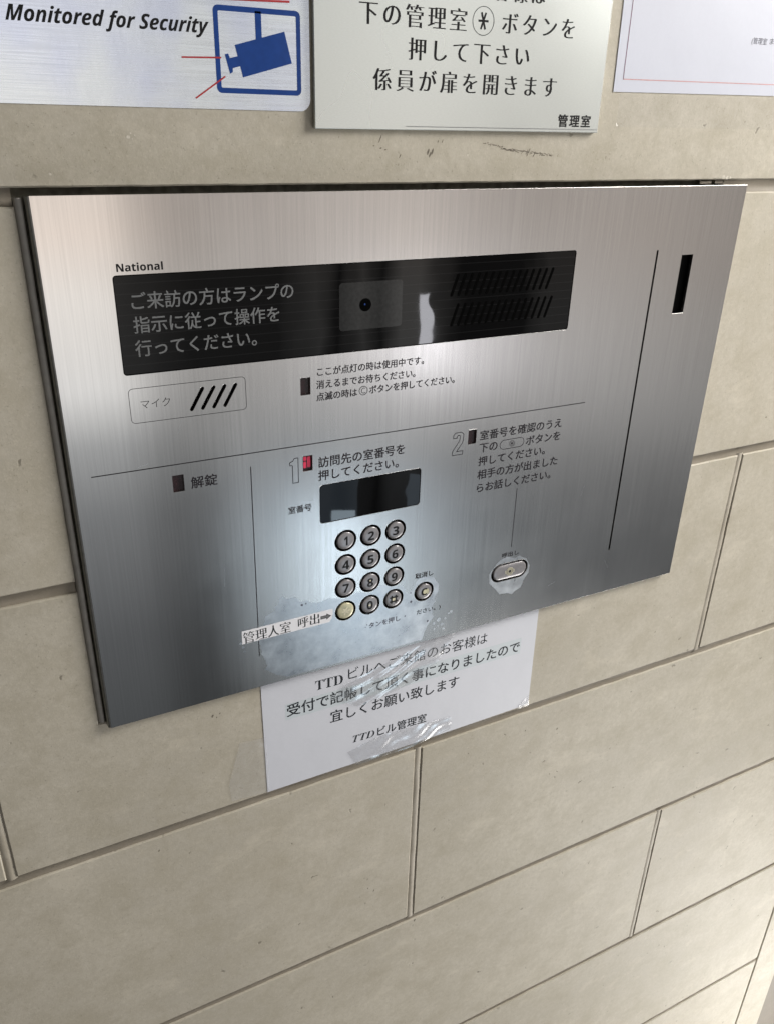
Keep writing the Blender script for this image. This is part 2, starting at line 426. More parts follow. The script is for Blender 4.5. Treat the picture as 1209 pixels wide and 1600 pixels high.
def ragged(p, step=1.2, amp=.55, seed=0, closed=True):
    """subdivide an outline and roughen it"""
    out = []; n = len(p)
    for i in range(n):
        a, b = Vector(p[i]), Vector(p[(i+1) % n]); k = max(1, int((b-a).length/step))
        for j in range(k):
            q = a.lerp(b, j/k); v = noise.noise_vector(Vector((q.x*.55 + seed, q.y*.55, seed))) + .6*noise.noise_vector(Vector((q.x*1.7, q.y*1.7 + seed, seed)))
            out.append((q.x + v.x*amp, q.y + v.y*amp))
    return out
def crumpled(name, poly, y, amp, mat, parent, step=1.3, seed=0, freq=.25, saw=0.0):
    """clear film following an outline, buckled by folds"""
    xs = [p[0] for p in poly]; zs = [p[1] for p in poly]; nx = max(2, int((max(xs)-min(xs))/step)); nz = max(2, int((max(zs)-min(zs))/step))
    bm = bmesh.new(); bmesh.ops.create_grid(bm, x_segments=nx, y_segments=nz, size=.5)
    for v in bm.verts: v.co = Vector((min(xs) + (v.co.x+.5)*(max(xs)-min(xs)), min(zs) + (v.co.y+.5)*(max(zs)-min(zs)), 0))
    n = len(poly); s = 1 if area2(poly) > 0 else -1
    for i in range(n):
        a, b = Vector((*poly[i], 0)), Vector((*poly[(i+1) % n], 0)); d = b-a
        if d.length < 1e-6: continue
        nrm = Vector((d.y, -d.x, 0))*s
        bmesh.ops.bisect_plane(bm, geom=list(bm.verts)+list(bm.edges)+list(bm.faces), plane_co=a, plane_no=nrm, clear_outer=True)
    bmesh.ops.triangulate(bm, faces=bm.faces)
    for v in bm.verts:
        q = Vector((v.co.x*freq, v.co.y*freq*.8, seed)); f = noise.noise(q)*.6 + .5 + .12*noise.noise(q*2.1)
        if saw: u = .35*v.co.x - .94*v.co.y; f = f*.9 + .35 + (saw/amp)*1.5*math.sin(u/1.5 + 3.2*noise.noise(q*.8))
        v.co.z = f*amp
    bm.verts.index_update()
    vs = [W(v.co.x, v.co.y, y - v.co.z) for v in bm.verts]; fs = [tuple(w.index for w in f.verts) for f in bm.faces]; bm.free()
    return link_mesh(name, vs, fs, mat, parent, smooth=True)

# ------------------------------------------------------------------ the stone wall
D = 4.0                                              # the wall face lies 4 mm behind the panel's face
def prism(V, F, poly, yf, yb, ch=.75):
    """block: chamfered front outline, sides, no back"""
    if area2(poly) < 0: poly = poly[::-1]
    inn = inset(poly, ch); n = len(poly); k = len(V)
    for p in inn: V.append(W(p[0], p[1], yf))
    for p in poly: V.append(W(p[0], p[1], yf + ch*.9))
    for p in poly: V.append(W(p[0], p[1], yb))
    F.append(tuple(range(k, k+n)))
    for i in range(n):
        j = (i+1) % n
        F.append((k+n+i, k+n+j, k+j, k+i)); F.append((k+2*n+i, k+2*n+j, k+n+j, k+n+i))
wall = thing('stone_wall', 'beige stone block wall with recessed joints behind the intercom panel and the notices', 'wall', 200, -1400, D)
V, F = [], []
XL, XR = -1100, 720.2
rows = [(376.5, 552, (-66, 474)), (192, 370.5, (203.6, -338)), (2.8, 186, (-66, 474)), (-185.6, -4.6, (203.6, -338)), (-370.4, -192.2, (-66, 474)),
        (-552.4, -376.8, (203.6, -338)), (-734.8, -557.8, (-66, 473)), (-918.6, -740.2, (203.6, -338)), (-1102, -924, (-66, 474)), (-1290, -1108, (203.6, -338))]
VW = 2.7
vjs = []
for z0, z1, js in rows:
    base = js[0]; xs = sorted([x for x in (base + 540.5*k for k in range(-3, 4)) if XL < x < XR - 5])
    edges = [XL] + xs + [XR]
    for a, b in zip(edges[:-1], edges[1:]):
        x0 = a + (VW if a != XL else 0); x1 = b - (VW if b != XR else 0)
        if z1 == -4.6:                                # this course is cut for the panel's opening
            if x0 < -6 < x1: pp = [(x0, z0), (-6, z0), (-6, z1), (x0, z1)]
            elif x1 > 416 and x0 < 416: pp = [(416, z0), (x1, z0), (x1, z1), (416, z1)]
            elif x0 > 416 or x1 < -6: pp = [(x0, z0), (x1, z0), (x1, z1), (x0, z1)]
            else: continue
        elif z1 == -192.2 and x0 < 0 < x1:
            pp = [(x0, z0), (x1, z0), (x1, z1), (416, z1), (416, -278), (-6, -278), (-6, z1), (x0, z1)]
        else: pp = [(x0, z0), (x1, z0), (x1, z1), (x0, z1)]
        prism(V, F, ragged(pp, 7, .16, x0*.01 + z0*.013), D, D + 40)
    for x in xs: vjs.append((x, z0, z1))
prism(V, F, [(722.6, -1290), (773.5, -1290), (773.5, 552), (722.6, 552)], D, D + 160, .8)   # slim end strip
blocks = link_mesh('stone_block', V, F, 'stone_block', wall)
# mortar: deep dark bed joints, nearly flush light head joints
V, F = [], []
def boxf(V, F, x0, x1, z0, z1, yf, yb):
    k = len(V)
    for y in (yf, yb):
        for x, z in ((x0, z0), (x1, z0), (x1, z1), (x0, z1)): V.append(W(x, z, y))
    F += [(k, k+1, k+2, k+3), (k+1, k, k+4, k+5), (k+2, k+1, k+5, k+6), (k+3, k+2, k+6, k+7), (k, k+3, k+7, k+4)]
def wavy(V, F, x0, x1, z0, z1, yf, seed):
    n = int((x1-x0)/6); k = len(V)
    for i in range(n+1):
        x = x0 + (x1-x0)*i/n
        for j in range(5):
            t = j/4; V.append(W(x, z0 + (z1-z0)*t, yf + 1.1*(1 - (2*t-1)**2) + .7*noise.noise(Vector((x*.05, t*3, seed)))))
    for i in range(n):
        for j in range(4):
            a = k + i*5 + j; F.append((a, a+5, a+6, a+1))
for i in range(len(rows)-1):
    zt, zb = rows[i][0], rows[i+1][1]
    if zb == -4.6:
        wavy(V, F, XL, -6.2, zb - .5, zt + .5, D + 3.2, i); wavy(V, F, 404, XR, zb - .5, zt + .5, D + 1.2, i)
    elif zt == -185.6:
        wavy(V, F, XL, -6.2, zb - .5, zt + .5, D + 1.5, i); wavy(V, F, 416, XR, zb - .5, zt + .5, D + 1.0, i)
    else: wavy(V, F, XL, XR, zb - .5, zt + .5, D + 1.0, i)
link_mesh('mortar_bed', V, F, 'mortar_dark', wall, smooth=True)
V, F = [], []
for x, z0, z1 in vjs:
    if z1 == -4.6 and -6 < x < 416: continue
    n = int((z1-z0)/5); k = len(V)
    for i in range(n+1):
        z = z0 - 1.5 + (z1 + 1.5 - z0 + 1.5)*i/n
        for j, t in enumerate((-1, -.55, 0, .55, 1)):
            V.append(W(x + t*(VW+.4), z, D + (1.3, .5, .2, .5, 1.3)[j] + .3*noise.noise(Vector((t*2, z*.06, x)))))
    for i in range(n):
        for j in range(4):
            a = k + i*5 + j; F.append((a, a+1, a+6, a+5))
boxf(V, F, 720.2, 722.6, -1290, 552, D + 3, D + 6)
link_mesh('mortar_head', V, F, 'mortar_light', wall, smooth=True)
# scuffs and chips on the stone
sc = []
for (x, z, a, b, an) in ((190.5, 17.5, 1.5, .5, 80), (193, 17.6, 1.5, .5, 75), (191.6, 16.2, 1.4, .45, 70), (163.5, 23.3, 1.9, .3, 70), (160, 20, .5, .25, 0), (164, 19, .6, .3, 20), (166.5, 18.4, .7, .3, 10),
                        (174.5, 15.6, 1.1, .28, 60), (196, 22.4, .6, .25, 70), (198.5, 22.6, .9, .25, 70)):
    t = math.radians(an); sc.append(ragged([(x + a*math.cos(u)*math.cos(t) - b*math.sin(u)*math.sin(t), z + a*math.cos(u)*math.sin(t) + b*math.sin(u)*math.cos(t)) for u in [i*math.pi/5 for i in range(10)]], .4, .18, x))
for i in range(46):                                   # dragged scuff under the metal notice
    t = i/45; x = 224 + 44*t + random.uniform(-.5, .5); z = 22.0 - 5.4*t - 1.2*math.sin(t*3) + random.uniform(-.5, .5); l = random.uniform(.35, 1.5)*(1.25 if .3 < t < .75 else .7)
    an = random.uniform(-.5, .25) if random.random() < .7 else 1.1
    sc.append(ragged(capsule((x-l*math.cos(an), z-l*math.sin(an)), (x+l*math.cos(an), z+l*math.sin(an)), random.uniform(.2, .5), 3), .4, .14, i))
for (x, z, r) in ((58, -295, 1.1), (60.5, -297, .6), (62.5, -294.6, .7), (17, -388, .9), (208, -560, 1.4), (247, -398, .7), (299, -395, .8), (331, -405, 1.1), (332, -410, .5), (330, -452, .9), (165, -500, .8), (170, -505, 1.1), (158, -506, .5), (420, -505, .7)):
    sc.append(ragged([(x + r*.5*math.cos(u) + .3*r*math.sin(u), z + r*math.sin(u)) for u in [i*math.pi/5 for i in range(10)]], .4, .25, x))
multi('scuff_mark', sc, D - .06, 'scuff_brown', wall)
ch = [ragged(circle(x, z, r, 10), .5, .4, x) for x, z, r in ((43.6, 22.5, .7), (46.3, 23.1, .45), (44.6, 24, .35), (45.2, 21.8, .4), (10, 8, .5), (214, 16, .5), (401, 4.4, 1.3), (404, 3.9, 1.0), (407, 4, .8))]
multi('chip_mark', ch, D - .06, 'chip_light', wall)
# dim return wall past the end strip
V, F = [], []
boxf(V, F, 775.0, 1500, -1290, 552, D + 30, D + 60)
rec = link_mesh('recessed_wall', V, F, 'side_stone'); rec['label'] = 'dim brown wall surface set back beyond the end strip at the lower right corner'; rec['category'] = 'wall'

# ------------------------------------------------------------------ the intercom panel
pan = thing('intercom_panel', 'brushed steel door intercom panel with keypad and black display window set in the stone wall', 'intercom', 209, -280, 0)
PWd, PH = 418.75, 280.0
KEYX = (143.8, 160.2, 176.7); KEYZ = (-192.1, -208.25, -224.4, -240.7); KR, CR = 7.0, 5.6
holes = [[(351.75, -36.7), (353.25, -36.7), (352.75, -244.9), (351.25, -244.9)], [(373.3, -40.4), (382.9, -40.4), (382.9, -76.8), (373.3, -76.8)],
         rrect(29.5, -79.8, 289.7, -33.9, 1.6), rrect(127.8, -177.9, 192.6, -153.8, 2.0)]
lampR = {'a': (117.8, -100.2, 123.3, -90.9), '1': (118.2, -143.7, 123.8, -134.7), '2': (224.2, -144.0, 229.9, -134.8), '0': (47.2, -143.3, 52.9, -134.1)}
for r in lampR.values(): holes.append(rrect(r[0], r[1], r[2], r[3], .15, 2))
mics = [((66.1, -90.2), (60.0, -100.3)), ((71.8, -90.2), (65.6, -100.3)), ((77.4, -90.2), (71.3, -100.3)), ((83.0, -90.2), (77.0, -100.3))]
for a, b in mics: holes.append(capsule(a, b, 1.7))
for z in KEYZ:
    for x in KEYX: holes.append(circle(x, z, KR))
CC = (198.7, -240.9); holes.append(circle(*CC, KR))
CB = (250.3, -248.3, 279.7, -234.7); holes.append(rrect(*CB, 6.75, 10))
sheet('face_plate', [[(0, 0), (PWd, 0), (PWd, -PH), (0, -PH)]] + holes, 0, 'brushed_steel', pan, thick=2.0, bevel=.1)
V, F = [], []; boxf(V, F, 3.5, 414, -277, -3.5, 4.2, 9.4); link_mesh('back_box', V, F, 'black_void', pan)
V, F = [], []; boxf(V, F, -9, 420, -284, 5.5, 9.5, 44); link_mesh('opening_backing', V, F, 'joint_dark', pan)  # dark backing added to stop light leaking in behind the wall
# rolled edge behind the plate's left and the sealant in the gap
V, F = [], []; boxf(V, F, .5, 2.4, -279.3, -.6, 2.2, 9); link_mesh('side_flange', V, F, 'edge_steel', pan)
V, F = [], []; rp = ((.02, .13), (-.45, .18), (-.95, .42), (-1.35, .85), (-1.6, 1.5), (-1.65, 4.5))
for z in (-.25, -279.75):
    for x, y in rp: V.append(W(x, z, y))
for j in range(5): F.append((j, j+6, j+7, j+1))
link_mesh('rolled_edge', V, F, 'edge_steel', pan, smooth=True)
V, F = [], []; n = 60
prof = ((-6.0, 6.0), (-5.6, 4.2), (-4.8, 3.3), (-3.4, 3.2), (-2.6, 4.0), (-2.4, 9.0))
for i in range(n+1):
    z = -1.0 - 276*i/n
    for x, y in prof: V.append(W(x + .12*noise.noise(Vector((z*.07, x, 0))), z, y + .2*noise.noise(Vector((z*.09, x, 3)))))
for i in range(n):
    for j in range(len(prof)-1):
        a = i*len(prof)+j; F.append((a, a+len(prof), a+len(prof)+1, a+1))
link_mesh('sealant_bead', V, F, 'dark_sealant', pan, smooth=True)
V, F = [], []
for (x, w_, h_) in ((384, 10, 1.6), (397, 9, 2.2)):
    rag = [(a, max(.3, b)) for a, b in ragged(rrect(x, .5, x+w_, .5+h_, .4, 3), 1.0, .3, x)]
    sheet('sealant_crumb', rag, 6.2, 'mortar_dark', pan, thick=3)
# black window
win = sheet('display_window', rrect(29.9, -79.4, 289.3, -34.3, 1.3), .35, 'black_glass', pan, thick=1.6)
lettering([B('ご来訪の方はランプの', 36.5, 115.3, -45.7, 7.9, .09), B('指示に従って操作を', 36.3, 107.6, -56.6, 7.9, .09),
           B('行ってください。', 36.0, 95.3, -67.6, 7.9, .09)], .26, 'grey_print', win)
cm = sheet('camera_window', [rrect(140.1, -68.3, 176.5, -43.8, 1.8)], .29, 'dim_print', win)
sheet('camera_lens', circle(154.9, -55.6, 3.4), .24, 'slot_black', cm); sheet('painted_glint', circle(154.6, -55.3, .45, 12), .20, 'sign_blue', cm)  # the lens glint is painted as a small blue dot
for row, (zt, zb) in enumerate(((-42.7, -55.0), (-58.8, -71.5))):
    for k in range(15):
        xt = 210.6 + k*4.55 + (1.0 if row else 0)
        sheet('speaker_slot', capsule((xt, zt - .9), (xt - 3.7, zb + .9), 1.75, 5), .29, 'slot_black', win)
# small lamps
def lamp(key, mat):
    x0, z0, x1, z1 = lampR[key]; return sheet('indicator_lamp', [(x0-.2, z0-.2), (x1+.2, z0-.2), (x1+.2, z1+.2), (x0-.2, z1+.2)], 1.5, mat, pan)
lamp('a', 'red_lens'); lamp('2', 'red_lens'); lamp('0', 'red_lens'); lm = lamp('1', 'red_lens'); lm['label'] = 'lit red lamp beside the outlined figure 1'
# number display
sheet('number_display', rrect(128.1, -177.6, 192.3, -154.1, 1.8), .3, 'display_glass', pan, thick=1.5)
# microphone
mic = multi('microphone_frame', [[rrect(30.4, -103.9, 88.3, -86.4, 2.2), rrect(30.65, -103.65, 88.05, -86.65, 1.95)]], -.05, 'printed_ink', pan)
lettering([text_polys('マイク', 35.7, 49.8, -94.7, 4.3, -.012, -.012)], -.05, 'printed_ink', mic)
# ruled lines
multi('ruled_line', [bar((8.5, -128.1), (310.9, -128.5), .52), bar((88.6, -135.8), (87.9, -257.7), .52), bar((264.2, -180.2), (264.4, -223), .46)], -.05, 'printed_ink', pan)
# printed instructions
T = text_polys
lettering([B('National', 31.6, 52.3, -30.5, 3.7, .04, latin=True)], -.05, 'black_ink', pan)
def circled_c(cx, cz, r):
    out = [[circle(cx, cz, r, 36), circle(cx, cz, r-.33, 36)]]; out.append(T('C', cx-r*.5, cx+r*.5, cz, r*1.2, -.01, -.01)); return out
lettering([B('ここが点灯の時は使用中です。', 127.2, 191.2, -88.6, 4.7, .085), B('消えるまでお待ちください。', 126.7, 186.1, -95.5, 4.7, .085),
           B('点滅の時は', 126.6, 150.5, -102.2, 4.6, .085), B('ボタンを押してください。', 157.8, 212.1, -101.9, 4.7, .085)] + circled_c(154.2, -101.85, 2.6), -.05, 'printed_ink', pan)
lettering([B('訪問先の室番号を', 127.2, 181.1, -139.9, 6.5, .11), B('押してください。', 127.1, 177.4, -147.9, 6.3, .11)], -.05, 'printed_ink', pan)
lettering([B('室番号', 108.9, 122.8, -165.9, 4.5, .085)], -.05, 'printed_ink', pan)
oval = [rrect(247.7, -151.4, 265.9, -145.0, 3.15, 8), rrect(248.05, -151.05, 265.55, -145.35, 2.8, 8)]
ring = lambda cx, cz, r, t: [circle(cx, cz, r, 28), circle(cx, cz, r-t, 28)]
lettering([B('室番号を確認のうえ', 232.5, 294.3, -139.6, 6.3, .11), B('下の', 232.7, 246.0, -148.0, 5.9, .11), B('ボタンを', 267.4, 294.2, -148.2, 6.0, .11),
           B('押してください。', 232.8, 283.3, -156.6, 6.2, .11), B('相手の方が出ました', 232.8, 294.3, -165.5, 6.4, .11), B('らお話しください。', 233.1, 290.1, -174.6, 6.3, .11), oval,
           [circle(256.8, -148.2, .75, 16)], ring(256.8, -148.2, 1.5, .16), ring(256.8, -148.2, 2.1, .14)], -.05, 'printed_ink', pan)
lettering([B('解錠', 56.4, 70.3, -139.6, 6.6, .11)], -.05, 'printed_ink', pan)
lettering([B('呼出し', 257.5, 271.0, -228.3, 3.5, .085)], -.07, 'printed_ink', pan)
lettering([B('取消し', 191.8, 204.9, -228.3, 4.0, .085)], -.07, 'printed_ink', pan)
lettering([B('タンを押し', 160.0, 182.2, -256.4, 4.2, .085), [circle(157.6, -256.8, .35, 8)], [circle(158.6, -255.2, .4, 8)], [circle(185.5, -256.0, .5, 8)]], -.07, 'faded_ink', pan)
lettering([B('ださい。)', 194.0, 211.9, -256.0, 4.0, .06)], -.07, 'printed_ink', pan)
def outline_fig(p, t=.38): return [p, inset(p, t)]
one = [(110.3, -137.1), (110.3, -139.1), (111.9, -139.4), (111.9, -149.8), (115.6, -149.8), (115.6, -134.9), (113.1, -134.9), (112.2, -136.5)]
two = [(213.6, -138.9), (213.6, -136.8), (214.9, -135.2), (219.2, -135.1), (221.0, -136.7), (221.0, -140.6), (220.2, -142.6), (216.8, -147.2), (221.0, -147.2), (221.0, -149.8),
       (213.4, -149.8), (213.4, -147.0), (217.4, -141.4), (218.2, -139.6), (218.2, -137.9), (217.6, -137.3), (216.9, -137.3), (216.4, -137.9), (216.4, -138.9)]
for fig in (one, two): multi('outlined_numeral', [outline_fig(fig, .40)], -.05, 'printed_ink', pan)
# worn patches round the keys (printing and lacquer rubbed away)
main = [(91.9, -234.8), (92.3, -231.4), (95.5, -229.8), (98.9, -229.0), (98.4, -226.1), (100.6, -224.6), (102.0, -221.2), (103.6, -219.6), (104.8, -221.3), (106.9, -222.8),
        (111.9, -222.8), (113.7, -226.0), (115.6, -227.5), (118.2, -226.5), (121.4, -229.0), (125.2, -230.4), (129.2, -229.7), (133.8, -229.1), (137.0, -230.5), (143.8, -232.3),
        (151.5, -229.5), (160.2, -232.6), (168.0, -228.5), (176.7, -232.4), (183.3, -233.0), (185.0, -236.9), (187.4, -240.3), (191.0, -236.1), (192.8, -231.8), (196.9, -229.7),
        (205.5, -231.8), (207.3, -235.4), (209.4, -237.5), (209.4, -243.9), (206.8, -248.1), (207.8, -250.8), (205.6, -253.4), (206.9, -256.2), (205.5, -259.9), (207.2, -262.0),
        (203.5, -266.8), (200.6, -272.6), (199.3, -278.2), (105.1, -278.2), (98.2, -274.4), (90.7, -268.2), (92.7, -266.0), (89.4, -256.1), (89.0, -250.2), (87.9, -247.7), (85.5, -244.5), (90.1, -237.7)]
main = [(x, max(z, -279.5)) for x, z in ragged(main, .9, .5, 2.3)]
sheet('worn_patch', [main] + [circle(x, KEYZ[3], KR + .25) for x in KEYX] + [circle(*CC, KR + .25)], -.025, 'worn_steel', pan)
call = [(248.3, -240.6), (249.5, -248.1), (251.8, -250.1), (256.6, -255.9), (258.7, -258.3), (264.5, -258.8), (269.0, -260.7), (272.2, -258.5), (275.9, -257.0), (277.7, -251.4),
        (281.1, -246.7), (281.3, -240.8), (278.3, -235.2), (272.0, -231.4), (268.3, -232.3), (261.5, -229.9), (257.8, -230.9), (254.3, -233.1)]
sheet('worn_patch', [ragged(call, .8, .3, 5.1), rrect(CB[0]-.3, CB[1]-.3, CB[2]+.3, CB[3]+.3, 7, 10)], -.025, 'worn_steel', pan)
fl = [ragged(circle(x, z, r, 9), .5, .35, x) for x, z, r in ((211.2, -265.8, 1.6), (216.2, -266.1, .8), (213.9, -270, 1.1), (207.5, -268, 1.0), (210.5, -270.6, .7), (215.2, -273.9, .8), (208.2, -272.5, .7), (218.5, -262.8, .7), (220.5, -261.9, 1.0),
      (77.2, -245.5, .9), (78.4, -248.5, 1.0), (79.2, -251.5, .8), (86.5, -242, .6))]
for p in fl: multi('worn_fleck', [p], -.025, 'worn_steel', pan)
# dirt left along the rubbed edges
dt = [ragged(circle(x, z, r, 10), .5, .3, x) for x, z, r in ((189.6, -246.2, .8), (189, -239.5, .5), (202.5, -264.5, .7), (115.5, -229.2, .7), (118, -228.8, .5))]
for p in dt: multi('dirt_speck', [p], -.05, 'faded_ink', pan)

# scratches in the lacquer
for (x, z, l, an, w_) in ((31, -126.5, 5, 12, .22), (349, -252, 9, -62, .12), (226, -108, 14, 80, .1), (318, -196, 8, 75, .1), (70, -205, 12, 86, .1), (300, -262, 6, 20, .14), (52, -112, 7, 70, .1)):
    t = math.radians(an); multi('scratch', [[bar((x, z), (x + l*math.cos(t), z + l*math.sin(t)), w_)]], -.02, 'worn_steel', pan)
# keys ----------------------------------------------------------------
def lathe_cap(name, cx, cz, prof, mat, parent, k=40, smooth=True):
    V, F = [], []
    for r, y in prof:
        for i in range(k):
            t = 2*math.pi*i/k; V.append(W(cx + r*math.cos(t), cz + r*math.sin(t), y))
    for a in range(len(prof)-1):
        for i in range(k):
            j = (i+1) % k; F.append((a*k+i, a*k+j, (a+1)*k+j, (a+1)*k+i))
    F.append(tuple(range((len(prof)-1)*k, len(prof)*k)))
    return link_mesh(name, V, F, mat, parent, smooth)
CAP = [(CR-1.2, 3.0), (CR, .1), (CR-.2, -.25), (CR-.6, -.42), (CR-1.6, -.54), (CR-3.2, -.61), (.6, -.64)]
digits = '123456789*0#'
def hash_polys(cx, cz):
    h = 1.75; o = 2.9; w = .95
    return [[bar((cx-h+.3, cz-o), (cx-h+.3, cz+o), w)], [bar((cx+h-.3, cz-o), (cx+h-.3, cz+o), w)], [bar((cx-o, cz-h+.3), (cx+o, cz-h+.3), w)], [bar((cx-o, cz+h-.3), (cx+o, cz+h-.3), w)]]
GW = {'1': 2.3, '4': 4.6, '0': 4.1}
for i, dch in enumerate(digits):
    cx, cz = KEYX[i % 3], KEYZ[i//3]
    key = lathe_cap('number_key', cx, cz, CAP, 'key_cream' if dch == '*' else 'key_grey', pan)
    if dch == '*':
        key['label'] = 'cream key with its symbol rubbed away at the lower left of the keypad'
        st = [ragged(capsule((cx - 2.4*math.cos(a), cz - 2.4*math.sin(a)), (cx + 2.4*math.cos(a), cz + 2.4*math.sin(a)), 1.0, 3), .5, .4, a + 4) for a in (.2, 1.25, 2.3)]
        multi('worn_symbol', [st[0]], -.69, 'worn_cream', key); multi('worn_symbol', [st[1]], -.72, 'worn_cream', key); multi('worn_symbol', [st[2]], -.75, 'worn_cream', key)
    elif dch == '#':
        for q, p in enumerate(hash_polys(cx, cz)): pass
        lettering([p for p in hash_polys(cx, cz)[:2]], -.70, 'black_ink', key, 'numeral'); lettering([p for p in hash_polys(cx, cz)[2:]], -.73, 'black_ink', key, 'numeral')
        multi('worn_spot', [ragged(circle(cx, cz, 1.3, 14), .5, .3, 9)], -.67, 'worn_cream', key)
    else:
        w_ = GW.get(dch, 4.1)
        lettering([B(dch, cx - w_/2, cx + w_/2, cz, 5.9, .05, latin=True)], -.70, 'black_ink', key, 'numeral')
        if dch == '0': multi('worn_spot', [ragged(circle(cx, cz, .75, 12), .5, .2, 9)], -.67, 'worn_cream', key)
        if dch == '8': multi('worn_spot', [ragged(circle(cx, cz + 1.3, .55, 12), .5, .2, 9)], -.67, 'worn_cream', key)
ck = lathe_cap('cancel_key', CC[0], CC[1], CAP, 'key_grey', pan)
multi('worn_spot', [ragged(circle(CC[0] + .9, CC[1] - .1, 2.6, 18), .6, .4, 12)], -.66, 'key_cream', ck)
lettering([B('C', CC[0]-2.2, CC[0]+2.1, CC[1]+.1, 5.2, .05, latin=True)], -.70, 'black_ink', ck, 'numeral')
# oval call key: a domed pill
V, F = [], []; kk = 44
for ins, y in ((2.4, 3), (1.3, .1), (1.5, -.2), (2.0, -.38), (3.0, -.5), (4.8, -.58)):
    P = rrect(CB[0]+ins, CB[1]+ins, CB[2]-ins, CB[3]-ins, 6.75-ins, 10); kk = len(P); V += [W(x, z, y) for x, z in P]
for a in range(5):
    for i in range(kk):
        j = (i+1) % kk; F.append((a*kk+i, a*kk+j, (a+1)*kk+j, (a+1)*kk+i))
F.append(tuple(range(5*kk, 6*kk)))
bk = link_mesh('call_key', V, F, 'key_grey', pan, True)
multi('ring_symbol', [[circle(264.8, -241.5, 1.0, 18)]] + [ring(264.8, -241.5, r, .3) for r in (1.9, 2.6)], -.68, 'printed_ink', bk)
multi('ring_symbol', [ring(264.8, -241.5, r, .34) for r in (1.55, 2.25, 3.0)] + [[capsule((264.8 + 3.6*s, -242.6), (264.8 + 3.6*s, -240.4), .3, 3)] for s in (-1, 1)], -.65, 'worn_cream', bk)
# thin red bars inside the lit lamp
multi('lamp_glow', [[rrect(119.0, -142.4, 120.7, -138.6, .4)], [rrect(121.3, -142.2, 123.1, -135.9, .4)], [rrect(119.0, -138.0, 120.8, -135.7, .4)]], 1.4, 'lit_red_lens', lm)

# label strip stuck on the panel ---------------------------------------
tl = -.0
lab = thing('label_strip', 'narrow white label strip with black characters and an arrow pointing to the cream key', 'label', 106, -246, 0)
sheet('paper_strip', ragged([(78.0, -246.3), (133.2, -246.0), (134.6, -243.6), (135.6, -240.5), (135.2, -237.0), (78.1, -237.5)], 1.5, .12, 3), -.14, 'label_paper', lab, thick=.1)
lettering([B('管理人室', 78.7, 108.2, -242.2, 7.8, .11, dz=0, wz=-.013, tilt=.012), B('呼出', 112.7, 126.6, -241.3, 7.4, .11, dz=0, wz=-.013, tilt=.012)], -.17, 'paper_ink', lab)
arrow = [(127.3, -242.6), (131.2, -242.6), (131.2, -243.7), (134.3, -241.5), (131.2, -239.3), (131.2, -240.4), (127.3, -240.4)]
multi('arrow', [[arrow, inset(arrow, .42)]], -.17, 'paper_ink', lab); multi('arrow_fill', [inset(arrow, .42)], -.165, 'grey_print', lab)

# paper notice tucked under the panel ----------------------------------
pn = thing('paper_notice', 'white paper notice with black text and crumpled tape tucked under the panel edge', 'notice', 193, -369, D)
sheet('paper_sheet', [(88.6, -274), (297.2, -274), (298.2, -368.6), (240, -369.2), (150, -369.6), (89.7, -369.4)], D - .35, 'cool_paper', pn, thick=.2)
multi('tinted_band', [[(104, -314.6), (284.8, -317.2), (284.8, -303.8), (104, -302.2)]], D - .38, 'tinted_band', pn)
def serif_ttd(x0, x1, zc, h, italic=False):
    a = 0x1D468 if italic else 0x1D400
    return fit(glyph_polys(chr(a+19)*2 + chr(a+3), -.006, 0), x0, x1, zc, h, -.03)
lettering([serif_ttd(124.7, 143.9, -294.6, 7.2), T('ビルへご来館のお客様は', 147.6, 254.5, -293.6, 9.4, 0, 0, 1, 0, -.022),
           B('受付で記帳して頂く事になりましたので', 105.0, 283.7, -309.2, 9.9, .13, tilt=-.018),
           B('宜しくお願い致します', 134.8, 233.4, -324.3, 9.9, .08, tilt=-.024),
           serif_ttd(151.2, 167.6, -348.2, 5.6, True), B('ビル管理室', 169.8, 208.1, -348.7, 8.0, .08, tilt=-.03)], D - .42, 'paper_ink', pn)
crumpled('clear_tape', [(143, -300), (212, -281.5), (226, -279), (226, -285), (214, -303), (194, -315), (155, -321), (139, -310)], D - .5, .6, 'crumpled_tape', pn, .6, 3.1, .07, .10)
crumpled('clear_tape', [(147, -357), (175, -350.5), (201, -353), (228, -354), (230, -366), (196, -371.5), (154, -371.5)], D - .5, .6, 'crumpled_tape', pn, .6, 8.4, .08, .115)
crumpled('clear_tape', [(288, -367), (297.4, -360), (299, -369.9), (288, -369.9)], D - .5, .3, 'crumpled_tape', pn, .9, 5.5, .2)
crumpled('clear_tape', [(73.5, -321.4), (90.2, -323.0), (91, -368.9), (65.5, -366.5), (64.6, -352)], D - .42, .6, 'dull_tape', pn, .8, 2.2, .16)

# silver security sticker ----------------------------------------------
sk = thing('security_sticker', 'silver foil security sticker with black italic text and a blue camera pictogram', 'sticker', 50, 34.5, D)
sheet('foil_sheet', rrect(-60, 34.2, 127.2, 160, 5.0, 8), D - .3, 'silver_foil', sk, thick=.25)
lettering([B('Monitored for Security', 1.9, 81.6, 65.0, 7.6, .04, latin=True, shear=.22)], D - .36, 'black_ink', sk)
icon = multi('camera_pictogram', [[rrect(83.6, 40.6, 122.9, 73.8, 2.2), rrect(85.7, 42.7, 120.9, 71.7, .6)], bar((103.5, 72.5), (103.5, 60.5), 2.8)], D - .36, 'sign_blue', sk)
multi('camera_pictogram', [[(92.5, 59.3), (115.4, 65.6), (118.6, 53.4), (95.6, 47.0)]], D - .38, 'sign_blue', sk)
multi('camera_pictogram', [[(87.85, 55.6), (89.4, 55.9), (90.0, 54.2), (94.0, 55.2), (94.9, 51.4), (91.1, 50.4), (91.1, 48.9), (89.8, 48.2)]], D - .40, 'sign_blue', sk)
